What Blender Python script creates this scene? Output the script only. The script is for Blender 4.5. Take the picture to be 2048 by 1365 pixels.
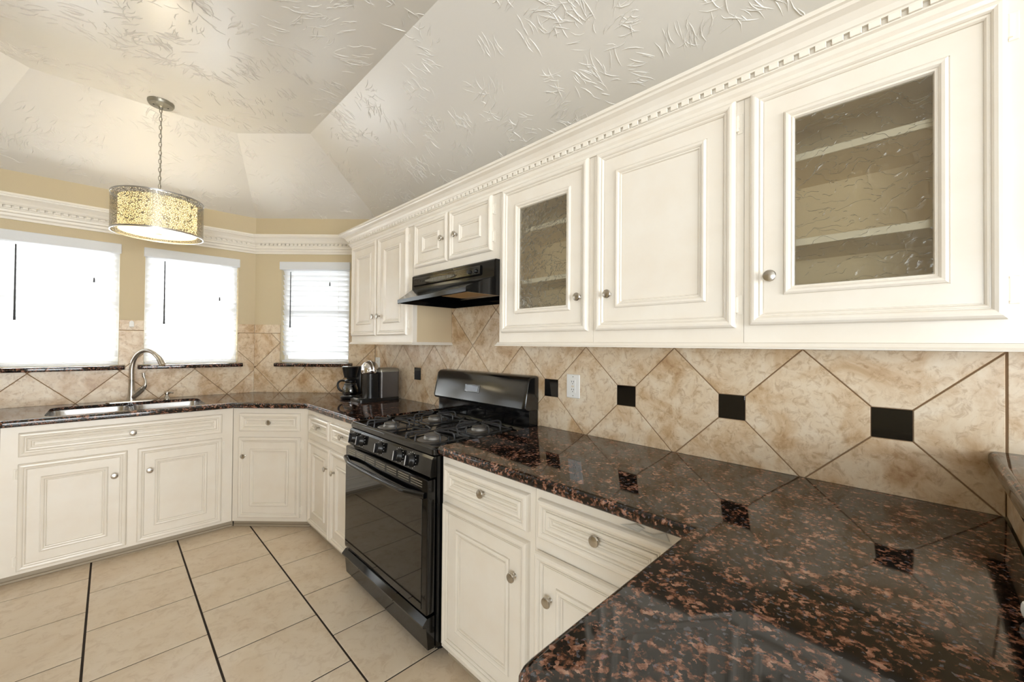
import bpy, bmesh, math, random
from mathutils import Vector, Matrix
from mathutils.geometry import tessellate_polygon
random.seed(7)
for o in list(bpy.data.objects): bpy.data.objects.remove(o)
scene = bpy.context.scene
C = scene.collection
PI = math.pi
R2 = math.sqrt(2)

# ------------------------------------------------------------------ camera
cam_d = bpy.data.cameras.new('camera')
cam = bpy.data.objects.new('camera', cam_d); C.objects.link(cam)
CR = ((0.710106, 0.012618, 0.703982), (-0.704044, 0.000702, 0.710156), (0.008467, -0.999920, 0.009382))
M = Matrix.Identity(4)
for i in range(3):
    M[i][0] = CR[i][0]; M[i][1] = -CR[i][1]; M[i][2] = -CR[i][2]
M.translation = (0, 0, 1.36)
cam.matrix_world = M
cam_d.sensor_width = 36; cam_d.lens = 809 / 2048 * 36
cam_d.clip_start = 0.02; cam_d.clip_end = 200
scene.camera = cam

# ------------------------------------------------------------------ sky, daylight, added fill, exposure
w = bpy.data.worlds.new('world'); scene.world = w; w.use_nodes = True
w.node_tree.nodes['Background'].inputs[0].default_value = (0.93, 0.97, 1.0, 1)
w.node_tree.nodes['Background'].inputs[1].default_value = 1.6
def area(name, loc, direction, sx, sy, power, col=(1, 1, 1)):
    l = bpy.data.lights.new(name, 'AREA'); l.shape = 'RECTANGLE'; l.size = sx; l.size_y = sy
    l.energy = power; l.color = col
    o = bpy.data.objects.new(name, l); C.objects.link(o); o.location = loc
    o.rotation_euler = Vector(direction).to_track_quat('-Z', 'Y').to_euler()
    return o
area('daylight_sink_window', (0.1125, 4.62, 1.45), (0, -1, 0.35), 1.5, 1.0, 52, (1, .985, .96))
area('daylight_corner_window', (1.60, 4.12, 1.45), (-1, -1, 0.4), .7, 1.0, 8, (1, .985, .96))
area('daylight_side_window', (-1.38, 4.12, 1.45), (1, -1, 0.4), .7, 1.0, 19, (1, .985, .96))
area('added_fill_back', (-0.9, -4.7, 1.25), (0, 1, 0.06), 3.3, 2.2, 180, (.95, .96, .98))  # added frontal fill from behind the camera, at an invented patio opening
area('added_fill_left', (-4.7, -1.9, 1.35), (1, 0, 0.06), 3.0, 2.0, 112, (.86, .93, 1.0))  # added cool fill on the range wall, at an invented window
scene.view_settings.view_transform = 'Standard'
scene.view_settings.look = 'None'
scene.view_settings.gamma = 1
scene.view_settings.use_curve_mapping = False
scene.view_settings.exposure = 0.88

# ------------------------------------------------------------------ materials
def srgb(r, g, b):
    f = lambda c: (c / 255 / 12.92) if c / 255 <= .04045 else ((c / 255 + .055) / 1.055) ** 2.4
    return (f(r), f(g), f(b), 1)
MATS = {}
def mat(name, col, rough=.5, metal=0, spec=.5):
    m = bpy.data.materials.new(name); m.use_nodes = True
    b = m.node_tree.nodes['Principled BSDF']
    b.inputs['Base Color'].default_value = col; b.inputs['Roughness'].default_value = rough
    b.inputs['Metallic'].default_value = metal; b.inputs['Specular IOR Level'].default_value = spec
    MATS[name] = m
    return m
def N(m, t, **kw):
    n = m.node_tree.nodes.new(t)
    for k, v in kw.items():
        if k in n.inputs: n.inputs[k].default_value = v
        else: setattr(n, k, v)
    return n
def L(m, a, b): m.node_tree.links.new(a, b)
def bsdf(m): return m.node_tree.nodes['Principled BSDF']
def ramp(m, stops, interp='LINEAR'):
    r = N(m, 'ShaderNodeValToRGB'); cr = r.color_ramp; cr.interpolation = interp
    while len(cr.elements) < len(stops): cr.elements.new(.5)
    for e, (p, c) in zip(cr.elements, stops): e.position = p; e.color = c
    return r
def coords(m, offset=False, scale=(1, 1, 1)):
    tc = N(m, 'ShaderNodeTexCoord')
    mp = N(m, 'ShaderNodeMapping'); mp.inputs['Scale'].default_value = scale
    L(m, tc.outputs['Object'], mp.inputs['Vector'])
    if offset:
        oi = N(m, 'ShaderNodeObjectInfo')
        mul = N(m, 'ShaderNodeMath', operation='MULTIPLY'); mul.inputs[1].default_value = 37.0
        L(m, oi.outputs['Random'], mul.inputs[0])
        L(m, mul.outputs[0], mp.inputs['Location'])
    return mp.outputs[0]
def noise(m, vec, scale, detail=4, rough=.55, dist=0):
    n = N(m, 'ShaderNodeTexNoise'); n.inputs['Scale'].default_value = scale; n.inputs['Detail'].default_value = detail
    n.inputs['Roughness'].default_value = rough; n.inputs['Distortion'].default_value = dist
    L(m, vec, n.inputs['Vector']); return n
def bump(m, height, strength=.2, dist=.002):
    b = N(m, 'ShaderNodeBump'); b.inputs['Strength'].default_value = strength; b.inputs['Distance'].default_value = dist
    L(m, height, b.inputs['Height']); L(m, b.outputs[0], bsdf(m).inputs['Normal']); return b
def mixc(m, fac, a, b, blend='MIX'):
    n = N(m, 'ShaderNodeMix', data_type='RGBA', blend_type=blend)
    if isinstance(fac, float): n.inputs[0].default_value = fac
    else: L(m, fac, n.inputs[0])
    for s, i in ((a, 6), (b, 7)):
        if isinstance(s, tuple): n.inputs[i].default_value = s
        else: L(m, s, n.inputs[i])
    return n.outputs[2]

# cream cabinet paint
m = mat('cabinet_paint', srgb(240, 229, 211), .24)
v = coords(m); n1 = noise(m, v, 7, 5); r = ramp(m, [(.35, srgb(238, 229, 215)), (.65, srgb(241, 234, 222))])
L(m, n1.outputs[0], r.inputs[0]); L(m, r.outputs[0], bsdf(m).inputs['Base Color'])
n2 = noise(m, v, 90, 2); bump(m, n2.outputs[0], .06, .001)
mat('side_veneer', srgb(212, 192, 158), .45)
mat('toe_board', srgb(172, 158, 136), .5)
m = mat('trim_paint', srgb(243, 236, 223), .38)
m = mat('cabinet_inside', srgb(240, 222, 186), .6)
m = mat('shelf_edge', srgb(246, 242, 228), .45)
# wall paint
m = mat('wall_paint', srgb(208, 192, 158), .6)
v = coords(m); n1 = noise(m, v, 130, 3); bump(m, n1.outputs[0], .25, .002)
# ceiling paint (satin)
m = mat('ceiling_paint', srgb(224, 220, 213), .30, spec=.7)
v = coords(m); n1 = noise(m, v, 60, 4); bump(m, n1.outputs[0], .12, .002)
# tiles
def tile_mat(name, c0, c1, c2, c3, rough, sc=1.0, vein=.55):
    m = mat(name, c1, rough)
    v = coords(m, True)
    a = noise(m, v, 5.5 * sc, 7, .62, .6); b = noise(m, v, 26 * sc, 6, .7, .9); c = noise(m, v, 120 * sc, 3, .6)
    ra = ramp(m, [(.30, c0), (.47, c1), (.60, c2), (.74, c3)]); L(m, a.outputs[0], ra.inputs[0])
    rb = ramp(m, [(.36, (.60, .47, .34, 1)), (.50, (1, 1, 1, 1))]); L(m, b.outputs[0], rb.inputs[0])
    col = mixc(m, vein, ra.outputs[0], rb.outputs[0], 'MULTIPLY')
    L(m, col, bsdf(m).inputs['Base Color'])
    bump(m, c.outputs[0], .10, .001)
    return m
tile_mat('wall_tile', srgb(234, 220, 198), srgb(226, 206, 177), srgb(206, 176, 138), srgb(176, 138, 98), .33, 1.25, .6)
tile_mat('floor_tile', srgb(236, 221, 200), srgb(233, 217, 194), srgb(229, 211, 186), srgb(222, 201, 173), .25, .7, .25)
m = mat('wall_grout', srgb(150, 122, 92), .9)
m = mat('floor_grout', srgb(52, 42, 35), .95)
m = mat('black_tile', srgb(14, 13, 12), .06)
# granite
m = mat('granite', srgb(30, 24, 22), .05, spec=.6)
v = coords(m)
d = noise(m, v, 70, 4, .65); mv = N(m, 'ShaderNodeVectorMath', operation='MULTIPLY_ADD'); mv.inputs[1].default_value = (.020, .020, .020)
L(m, d.outputs['Color'], mv.inputs[0]); L(m, v, mv.inputs[2])
vo = N(m, 'ShaderNodeTexVoronoi'); vo.inputs['Scale'].default_value = 135; L(m, mv.outputs[0], vo.inputs['Vector'])
sep = N(m, 'ShaderNodeSeparateColor'); L(m, vo.outputs['Color'], sep.inputs[0])
big = noise(m, v, 30, 5, .65, .4)
add = N(m, 'ShaderNodeMath', operation='MULTIPLY_ADD'); add.inputs[1].default_value = 1.25; L(m, big.outputs[0], add.inputs[0])
sub = N(m, 'ShaderNodeMath', operation='MULTIPLY_ADD'); sub.inputs[1].default_value = .42; sub.inputs[2].default_value = -.33
L(m, sep.outputs[0], sub.inputs[0]); L(m, sub.outputs[0], add.inputs[2])
r = ramp(m, [(.0, srgb(12, 11, 11)), (.48, srgb(21, 18, 17)), (.565, srgb(44, 30, 24)), (.64, srgb(94, 60, 44)), (.73, srgb(148, 104, 84)), (.88, srgb(180, 144, 126))])
L(m, add.outputs[0], r.inputs[0])
vo2 = N(m, 'ShaderNodeTexVoronoi'); vo2.inputs['Scale'].default_value = 190; L(m, mv.outputs[0], vo2.inputs['Vector'])
sep2 = N(m, 'ShaderNodeSeparateColor'); L(m, vo2.outputs['Color'], sep2.inputs[0])
r2 = ramp(m, [(.86, (0, 0, 0, 1)), (.95, srgb(96, 96, 104))], 'CONSTANT'); L(m, sep2.outputs[1], r2.inputs[0])
col = mixc(m, .8, r.outputs[0], r2.outputs[0], 'LIGHTEN'); L(m, col, bsdf(m).inputs['Base Color'])
# metals / plastics
mat('brushed_nickel', srgb(196, 191, 183), .26, 1)
mat('stainless', srgb(196, 196, 196), .24, 1)
mat('chrome', srgb(225, 225, 228), .07, 1)
mat('pewter', srgb(150, 146, 134), .38, .8)
mat('black_enamel', srgb(9, 9, 10), .09)
mat('console_enamel', srgb(16, 16, 17), .17, spec=.9)
mat('black_glass', srgb(10, 9, 8), .03, spec=.7)
mat('black_plastic', srgb(14, 14, 15), .28)
mat('cast_iron', srgb(62, 62, 64), .32, .4)
mat('burner_metal', srgb(150, 148, 146), .42, .8)
mat('hood_filter', srgb(176, 140, 84), .5, .4)
mat('lamp_lens', srgb(226, 214, 190), .4)
mat('white_plastic', srgb(240, 239, 235), .35)
mat('dark_slot', srgb(30, 28, 27), .6)
mat('blind_headrail', srgb(226, 228, 230), .5)
mat('wand_backlit_grey', srgb(58, 60, 64), .35)  # dark grey puts the backlit look of wands and tassels into their colour
mat('white_mark', srgb(225, 225, 225), .6)
mat('grey_panel', srgb(104, 100, 98), .30, .75)
mat('display_grey', srgb(150, 155, 165), .25)
mat('ceramic_white', srgb(236, 238, 240), .15)
mat('window_vinyl', srgb(240, 240, 238), .4)
mat('stroke_paint', srgb(224, 220, 213), .34, spec=.6)
# slats: thin white, light comes through
m = mat('slat_white', srgb(246, 247, 248), .5)
nt = m.node_tree; tr = N(m, 'ShaderNodeBsdfTranslucent'); tr.inputs[0].default_value = (.95, .96, .97, 1)
mx = N(m, 'ShaderNodeMixShader'); mx.inputs[0].default_value = .42
L(m, bsdf(m).outputs[0], mx.inputs[1]); L(m, tr.outputs[0], mx.inputs[2]); L(m, mx.outputs[0], nt.nodes['Material Output'].inputs[0])
# translucent lamp parts
def translucent(name, c, t):
    m = mat(name, c, .5)
    tr = N(m, 'ShaderNodeBsdfTranslucent'); tr.inputs[0].default_value = c
    mx = N(m, 'ShaderNodeMixShader'); mx.inputs[0].default_value = t
    L(m, bsdf(m).outputs[0], mx.inputs[1]); L(m, tr.outputs[0], mx.inputs[2]); L(m, mx.outputs[0], m.node_tree.nodes['Material Output'].inputs[0])
translucent('shade_fabric', srgb(252, 245, 220), .6)
translucent('lamp_diffuser', srgb(252, 250, 244), .65)
translucent('tape_film', srgb(226, 224, 218), .4)
# perforated metal mesh
m = mat('metal_mesh', srgb(160, 156, 146), .3, .9)
tc = N(m, 'ShaderNodeTexCoord'); mp = N(m, 'ShaderNodeMapping'); mp.inputs['Rotation'].default_value = (0, .6, 0); mp.inputs['Scale'].default_value = (1, 1, 1.0)
L(m, tc.outputs['Object'], mp.inputs['Vector'])
vo = N(m, 'ShaderNodeTexVoronoi', feature='DISTANCE_TO_EDGE'); vo.inputs['Scale'].default_value = 120; L(m, mp.outputs[0], vo.inputs['Vector'])
r = ramp(m, [(.12, (1, 1, 1, 1)), (.16, (0, 0, 0, 1))]); L(m, vo.outputs['Distance'], r.inputs[0])
tp = N(m, 'ShaderNodeBsdfTransparent'); mx = N(m, 'ShaderNodeMixShader')
L(m, r.outputs[0], mx.inputs[0]); L(m, tp.outputs[0], mx.inputs[1]); L(m, bsdf(m).outputs[0], mx.inputs[2]); L(m, mx.outputs[0], m.node_tree.nodes['Material Output'].inputs[0])
# clear and leaf-embossed glass
def glassy(name, tint, gloss, rough, emboss=False):
    m = mat(name, tint, rough)
    nt = m.node_tree
    tp = N(m, 'ShaderNodeBsdfTransparent'); tp.inputs[0].default_value = tint
    gl = N(m, 'ShaderNodeBsdfGlossy'); gl.inputs['Roughness'].default_value = rough
    fr = N(m, 'ShaderNodeFresnel'); fr.inputs['IOR'].default_value = 1.5
    ad = N(m, 'ShaderNodeMath', operation='ADD'); ad.inputs[1].default_value = gloss; L(m, fr.outputs[0], ad.inputs[0])
    mx = N(m, 'ShaderNodeMixShader'); L(m, ad.outputs[0], mx.inputs[0]); L(m, tp.outputs[0], mx.inputs[1]); L(m, gl.outputs[0], mx.inputs[2])
    out = mx.outputs[0]
    if emboss:
        v = coords(m, True, (1, 1, 1)); dn = noise(m, v, 11, 3, .6)
        mv = N(m, 'ShaderNodeVectorMath', operation='MULTIPLY_ADD'); mv.inputs[1].default_value = (.14, .0, .14)
        L(m, dn.outputs['Color'], mv.inputs[0]); L(m, v, mv.inputs[2])
        sq = N(m, 'ShaderNodeMapping'); sq.inputs['Rotation'].default_value = (0, .5, 0); sq.inputs['Scale'].default_value = (.55, .05, 1.25); L(m, mv.outputs[0], sq.inputs['Vector'])
        vo = N(m, 'ShaderNodeTexVoronoi', feature='DISTANCE_TO_EDGE'); vo.inputs['Scale'].default_value = 26; L(m, sq.outputs[0], vo.inputs['Vector'])
        r = ramp(m, [(.0, (1, 1, 1, 1)), (.035, (.35, .35, .35, 1)), (.3, (0, 0, 0, 1))]); L(m, vo.outputs['Distance'], r.inputs[0])
        wv = noise(m, mv.outputs[0], 40, 2)
        ht = N(m, 'ShaderNodeMath', operation='MULTIPLY_ADD'); ht.inputs[1].default_value = .35; L(m, wv.outputs[0], ht.inputs[0]); L(m, r.outputs[0], ht.inputs[2])
        bp = N(m, 'ShaderNodeBump'); bp.inputs['Strength'].default_value = .6; bp.inputs['Distance'].default_value = .0026
        L(m, ht.outputs[0], bp.inputs['Height']); L(m, bp.outputs[0], gl.inputs['Normal']); L(m, bp.outputs[0], fr.inputs['Normal']); fr.inputs['IOR'].default_value = 1.40
        df = N(m, 'ShaderNodeBsdfDiffuse'); df.inputs[0].default_value = srgb(206, 190, 160); L(m, bp.outputs[0], df.inputs['Normal'])
        m2 = N(m, 'ShaderNodeMixShader'); m2.inputs[0].default_value = .10
        L(m, out, m2.inputs[1]); L(m, df.outputs[0], m2.inputs[2]); out = m2.outputs[0]
    L(m, out, nt.nodes['Material Output'].inputs[0])
glassy('window_glass', (.97, .98, .98, 1), .0, .01)
glassy('carafe_glass', (.55, .55, .55, 1), .08, .02)
glassy('leaf_glass', (.98, .97, .93, 1), .0, .16, True)
m = mat('bulb', (1, .85, .6, 1), .4); bsdf(m).inputs['Emission Color'].default_value = (1, .80, .50, 1); bsdf(m).inputs['Emission Strength'].default_value = 5

# ------------------------------------------------------------------ mesh helpers
I4 = Matrix.Identity(4)
def obj(name, bm, material, parent=None, smooth=False, loc=None):
    bmesh.ops.recalc_face_normals(bm, faces=bm.faces)
    me = bpy.data.meshes.new(name); bm.to_mesh(me); bm.free()
    me.materials.append(MATS[material] if isinstance(material, str) else material)
    if smooth:
        for p in me.polygons: p.use_smooth = True
        me.set_sharp_from_angle(angle=math.radians(38))
    o = bpy.data.objects.new(name, me); C.objects.link(o)
    if parent: o.parent = parent
    if loc: o.location = loc
    return o
def copy_obj(src, parent=None, loc=None, rot=None, name=None):
    o = src.copy(); C.objects.link(o)
    if name: o.name = name
    if parent is not None: o.parent = parent
    if loc is not None: o.location = loc
    if rot is not None: o.rotation_euler = rot
    return o
def thing(name, label, cat, loc=(0, 0, 0), rz=0, group=None):
    o = bpy.data.objects.new(name, None); C.objects.link(o)
    o.empty_display_size = .05
    o.location = loc; o.rotation_euler = (0, 0, rz); o['label'] = label; o['category'] = cat
    if group: o['group'] = group
    return o
def tag(o, label, cat, group=None):
    o['label'] = label; o['category'] = cat
    if group: o['group'] = group
    return o
def struct(o, label=None):
    o['kind'] = 'structure'
    if label: o['label'] = label
    return o
def new(): return bmesh.new()
def box(bm, x0, x1, y0, y1, z0, z1, T=I4, bev=0, seg=1):
    vs = [bm.verts.new(T @ Vector(p)) for p in ((x0, y0, z0), (x1, y0, z0), (x1, y1, z0), (x0, y1, z0), (x0, y0, z1), (x1, y0, z1), (x1, y1, z1), (x0, y1, z1))]
    fs = [bm.faces.new([vs[i] for i in q]) for q in ((0, 3, 2, 1), (4, 5, 6, 7), (0, 1, 5, 4), (1, 2, 6, 5), (2, 3, 7, 6), (3, 0, 4, 7))]
    if bev:
        es = list({e for f_ in fs for e in f_.edges})
        bmesh.ops.bevel(bm, geom=es, offset=bev, segments=seg, affect='EDGES', profile=.5)
def loft(bm, rings, closed=True, cap0=False, cap1=False, T=I4):
    R = [[bm.verts.new(T @ Vector(p)) for p in ring] for ring in rings]
    n = len(R[0])
    for a, b in zip(R, R[1:]):
        for i in range(n if closed else n - 1):
            j = (i + 1) % n
            try: bm.faces.new((a[i], a[j], b[j], b[i]))
            except ValueError: pass
    if cap0: bm.faces.new(R[0][::-1])
    if cap1: bm.faces.new(R[-1])
    return R
def lathe(bm, prof, n=20, T=I4, cap0=True, cap1=True):
    rings = [[(r * math.cos(2 * PI * k / n), r * math.sin(2 * PI * k / n), z) for k in range(n)] for r, z in prof]
    loft(bm, rings, True, cap0, cap1, T)
def tube(bm, pts, rad, n=10, caps=True, T=I4):
    pts = [Vector(p) for p in pts]
    rads = rad if isinstance(rad, (list, tuple)) else [rad] * len(pts)
    rings = []; up = None
    for i, p in enumerate(pts):
        t = (pts[min(i + 1, len(pts) - 1)] - pts[max(i - 1, 0)]).normalized()
        if up is None:
            up = Vector((0, 0, 1)) if abs(t.z) < .9 else Vector((1, 0, 0))
        a = t.cross(up)
        if a.length < 1e-6: a = t.orthogonal()
        a.normalize(); b = a.cross(t).normalized(); up = b
        rings.append([p + (a * math.cos(2 * PI * k / n) + b * math.sin(2 * PI * k / n)) * rads[i] for k in range(n)])
    loft(bm, rings, True, caps, caps, T)
def smooth_path(pts, k=6):
    pts = [Vector(p) for p in pts]; out = []
    for i in range(len(pts) - 1):
        p0 = pts[max(i - 1, 0)]; p1 = pts[i]; p2 = pts[i + 1]; p3 = pts[min(i + 2, len(pts) - 1)]
        for j in range(k):
            t = j / k
            out.append(.5 * ((2 * p1) + (p2 - p0) * t + (2 * p0 - 5 * p1 + 4 * p2 - p3) * t * t + (3 * p1 - p0 - 3 * p2 + p3) * t ** 3))
    out.append(pts[-1]); return out
def prism(bm, poly, z0, z1, top=True, bot=True, T=I4):
    loft(bm, [[(x, y, z0) for x, y in poly], [(x, y, z1) for x, y in poly]], True, bot, top, T)
def offset_poly(poly, d):      # positive d moves a counter-clockwise polygon inwards
    n = len(poly); out = []
    for i in range(n):
        p0 = Vector(poly[i - 1]); p1 = Vector(poly[i]); p2 = Vector(poly[(i + 1) % n])
        e1 = (p1 - p0).normalized(); e2 = (p2 - p1).normalized()
        n1 = Vector((-e1.y, e1.x)); n2 = Vector((-e2.y, e2.x))
        k = (n1 + n2); k = k / max(.2, (1 + n1.dot(n2)))
        out.append(tuple(p1 + k * d))
    return out
def round_poly(poly, radii, seg=6):
    n = len(poly); out = []
    for i in range(n):
        r = radii.get(i, 0)
        p0 = Vector(poly[i - 1]); p1 = Vector(poly[i]); p2 = Vector(poly[(i + 1) % n])
        if r == 0: out.append(tuple(p1)); continue
        a = (p0 - p1).normalized(); b = (p2 - p1).normalized()
        for k in range(seg + 1):
            t = k / seg; s = p1 + a * r; e = p1 + b * r
            out.append(tuple((1 - t) ** 2 * s + 2 * t * (1 - t) * p1 + t * t * e))
    return out
def sweep(bm, path, normals_in, prof):
    """profile (p,z) swept along a 2-D path; p is the distance from the path on the side of normals_in"""
    n = len(path); rings = []
    ns = []
    for i in range(n - 1):
        e = (Vector(path[i + 1]) - Vector(path[i])).normalized(); ns.append(Vector((-e.y, e.x)) * normals_in)
    for i in range(n):
        if i == 0: k = ns[0]
        elif i == n - 1: k = ns[-1]
        else: k = (ns[i - 1] + ns[i]) / (1 + ns[i - 1].dot(ns[i]))
        rings.append([(path[i][0] + k.x * p, path[i][1] + k.y * p, z) for p, z in prof])
    loft(bm, rings, True, True, True)
def clip(poly, a, b, c):
    out = []
    for i in range(len(poly)):
        p = poly[i]; q = poly[(i + 1) % len(poly)]
        dp = a * p[0] + b * p[1] - c; dq = a * q[0] + b * q[1] - c
        if dp <= 0: out.append(p)
        if (dp < 0 < dq) or (dq < 0 < dp):
            t = dp / (dp - dq); out.append((p[0] + (q[0] - p[0]) * t, p[1] + (q[1] - p[1]) * t))
    return out
def area2(p): return abs(sum(p[i][0] * p[(i + 1) % len(p)][1] - p[(i + 1) % len(p)][0] * p[i][1] for i in range(len(p)))) / 2

# ------------------------------------------------------------------ the plan
W, D, K = 1.675, 4.19, 5.10          # tile faces of range wall (x=W), sink wall (y=D), corner wall (x+y=K)
XL = -1.455                          # mirrored wall on the other side of the bay
TH = .008                            # tile build-up in front of the plaster
ZW, ZF, RING = 2.477, 2.90, .66      # wall top, flat ceiling height, width of the sloped ring
ZC = .918                            # worktop height
XB = -.693                           # left end of the sink wall
wp = [(W + TH, -4.5), (W + TH, 3.43), (.913, D + TH), (XB, D + TH), (XL - TH, 3.43), (XL - TH, .8)]
ip = [(1.02, -4.5), (1.02, 3.155), (.64, 3.535), (-.345, 3.535), (-.765, 3.155), (-.765, .8)]

# floor: grout bed and single tiles
bm = new(); box(bm, -4.6, 1.8, -4.6, 4.4, -.10, -.003)
floor = struct(obj('floor', bm, 'floor_grout'))
TP = .4095; G = .0042
bm = new(); box(bm, .0044, TP - .0044, .0038, TP - .0038, -.012, 0, bev=.0010)
t0 = obj('floor_tile', bm, 'floor_tile', floor)
first = True
for cx in range(-9, 3):
    x = .75 + cx * TP
    y0 = 1.926 + (TP / 2 if cx % 2 else 0)
    for cy in range(-15, 6):
        y = y0 + cy * TP
        if x < -3.0 or x > 1.2 or y < -2.4 or y > 3.6: continue
        if x + y > 4.4 or y - x > 4.3: continue
        if x > 1.05 and y < 3.0: continue
        if first: t0.location = (x, y, 0); first = False
        else: copy_obj(t0, floor, (x, y, 0))

# walls -----------------------------------------------------------------
def wall_frame(p, q):
    """matrix: local x runs p->q, local y points out of the room, z up (room on the right-hand side seen p->q is -y)"""
    e = (Vector(q) - Vector(p)); l = e.length; e.normalize()
    n = Vector((-e.y, e.x))
    T = Matrix(((e.x, n.x, 0, p[0]), (e.y, n.y, 0, p[1]), (0, 0, 1, 0), (0, 0, 0, 1)))
    return T, l
def wall(name, p, q, z1, openings=(), thick=.13, material='wall_paint'):
    T, l = wall_frame(p, q)
    us = sorted({0, l} | {a for o in openings for a in o[:2]}); zs = sorted({0, z1} | {a for o in openings for a in o[2:]})
    bm = new()
    for a, b in zip(us, us[1:]):
        for c, d in zip(zs, zs[1:]):
            if any(o[0] <= (a + b) / 2 <= o[1] and o[2] <= (c + d) / 2 <= o[3] for o in openings): continue
            box(bm, a, b, 0, thick, c, d, T)
    bmesh.ops.remove_doubles(bm, verts=bm.verts, dist=1e-5)
    return struct(obj(name, bm, material)), T, l
# walking so that the outside is on the left of p->q
WZ0, WZ1 = 1.182, 2.085
wall_sink, T_sink, _ = wall('wall_sink', (XB, D + TH), (.913, D + TH), ZW, [(.133, .733, WZ0, WZ1), (.873, 1.478, WZ0, WZ1)])
wall_corner, T_corner, l_corner = wall('wall_corner', (.913, D + TH), (W + TH, 3.43), ZW, [(.235, .847, WZ0, WZ1)])
wall_side, T_side, _ = wall('wall_side', (XL - TH, 3.43), (XB, D + TH), ZW, [(.235, .847, WZ0, WZ1)])
wall_range, T_range, _ = wall('wall_range', (W + TH, 3.43), (W + TH, -4.5), ZW)
wall('wall_left', (XL - TH, .8), (XL - TH, 3.43), 2.9)
wall('wall_dining', (-4.5, .8), (XL - TH - .13, .8), 2.9)
wall('wall_far', (-4.5, -4.5), (-4.5, .8), 2.9, [(1.1, 4.1, .35, 2.25)])
wall('wall_back', (W + TH, -4.5), (-4.5, -4.5), 2.9, [(.93, 4.23, .05, 2.35)])

# ceiling: flat tray with a sloped ring
bm = new()
for i in range(5):
    a, b, c, d = wp[i], wp[i + 1], ip[i + 1], ip[i]
    bm.faces.new([bm.verts.new(p) for p in ((*a, ZW), (*b, ZW), (*c, ZF), (*d, ZF))])
flat = ip + [(-4.5, .8), (-4.5, -4.5)]
vs = [bm.verts.new((x, y, ZF)) for x, y in flat]
for tri in tessellate_polygon([[Vector((x, y, 0)) for x, y in flat]]): bm.faces.new([vs[i] for i in tri])
bm.faces.new([bm.verts.new(p) for p in ((XL - TH, .8, ZW), (-.765, .8, ZF), (XL - TH, .8, ZF))])
bmesh.ops.remove_doubles(bm, verts=bm.verts, dist=1e-4)
geo = bmesh.ops.extrude_face_region(bm, geom=list(bm.faces))
bmesh.ops.translate(bm, verts=[g for g in geo['geom'] if isinstance(g, bmesh.types.BMVert)], vec=(0, 0, .12))
ceiling = struct(obj('ceiling', bm, 'ceiling_paint'))

# hand-stomped plaster strokes standing on the ceiling
def strokes():
    rnd = random.Random(3); verts = []; faces = []
    def stroke(o, e, f, n, cu, cv, ang, ln, wd, ht, bend):
        base = len(verts)
        k = 4
        for i in range(k):
            t = i / (k - 1) - .5
            s = math.sin(PI * (i + .35) / (k - .3))
            a = ang + bend * t
            u = cu + math.cos(a) * ln * t; v = cv + math.sin(a) * ln * t
            du, dv = -math.sin(a) * wd * s * .5, math.cos(a) * wd * s * .5
            for (x, y, z) in ((u + du, v + dv, 0), (u, v, ht * s), (u - du, v - dv, 0)):
                verts.append(o + e * x + f * y - n * (z - .0003))
        for i in range(k - 1):
            b = base + 3 * i
            faces.extend(((b, b + 1, b + 4, b + 3), (b + 1, b + 2, b + 5, b + 4)))
    def facet(poly3, density):
        o = poly3[0]; e = (poly3[1] - poly3[0]).normalized(); n = e.cross(poly3[2] - poly3[0]).normalized()
        if n.z < 0: n = -n
        f = n.cross(e)
        pl = [((p - o).dot(e), (p - o).dot(f)) for p in poly3]
        s = 1 if sum(pl[i][0] * pl[(i + 1) % len(pl)][1] - pl[(i + 1) % len(pl)][0] * pl[i][1] for i in range(len(pl))) > 0 else -1
        def inside(u, v):
            for i in range(len(pl)):
                p, q = pl[i], pl[(i + 1) % len(pl)]
                if s * ((q[0] - p[0]) * (v - p[1]) - (q[1] - p[1]) * (u - p[0])) < .012 * math.hypot(q[0] - p[0], q[1] - p[1]): return False
            return True
        us = [p[0] for p in pl]; vs_ = [p[1] for p in pl]
        for _ in range(int((max(us) - min(us)) * (max(vs_) - min(vs_)) * density)):
            cu = rnd.uniform(min(us), max(us)); cv = rnd.uniform(min(vs_), max(vs_))
            ang = rnd.uniform(0, PI); size = rnd.uniform(.05, .11); kind = rnd.random()
            for _ in range(rnd.randint(7, 15)):
                r1, r2_ = rnd.uniform(-1, 1) * size, rnd.uniform(-1, 1) * size
                a = ang + rnd.gauss(0, .22 if kind < .6 else .7)
                u = cu + r1 * math.cos(ang) * .6 - r2_ * math.sin(ang); v = cv + r1 * math.sin(ang) * .6 + r2_ * math.cos(ang)
                if inside(u, v):
                    stroke(o, e, f, n, u, v, a, rnd.uniform(.028, .095), rnd.uniform(.0038, .0068), rnd.uniform(.0022, .0044), rnd.uniform(-.7, .7))
    for i in range(5):
        a, b, c, d = wp[i], wp[i + 1], ip[i + 1], ip[i]
        if i == 0: a = (a[0], -1.2); d = (d[0], -1.2)
        facet([Vector((*a, ZW)), Vector((*b, ZW)), Vector((*c, ZF)), Vector((*d, ZF))], 46)
    facet([Vector((*p, ZF)) for p in ((1.02, -1.2), (1.02, 3.155), (.64, 3.535), (-.345, 3.535), (-.765, 3.155), (-.765, -1.2))], 46)
    me = bpy.data.meshes.new('plaster_strokes'); me.from_pydata([tuple(v) for v in verts], [], faces); me.update()
    me.materials.append(MATS['stroke_paint'])
    o = bpy.data.objects.new('plaster_strokes', me); C.objects.link(o); o.parent = ceiling
    o['kind'] = 'stuff'; o['label'] = 'short raised plaster strokes stomped all over the ceiling'
strokes()

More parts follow.
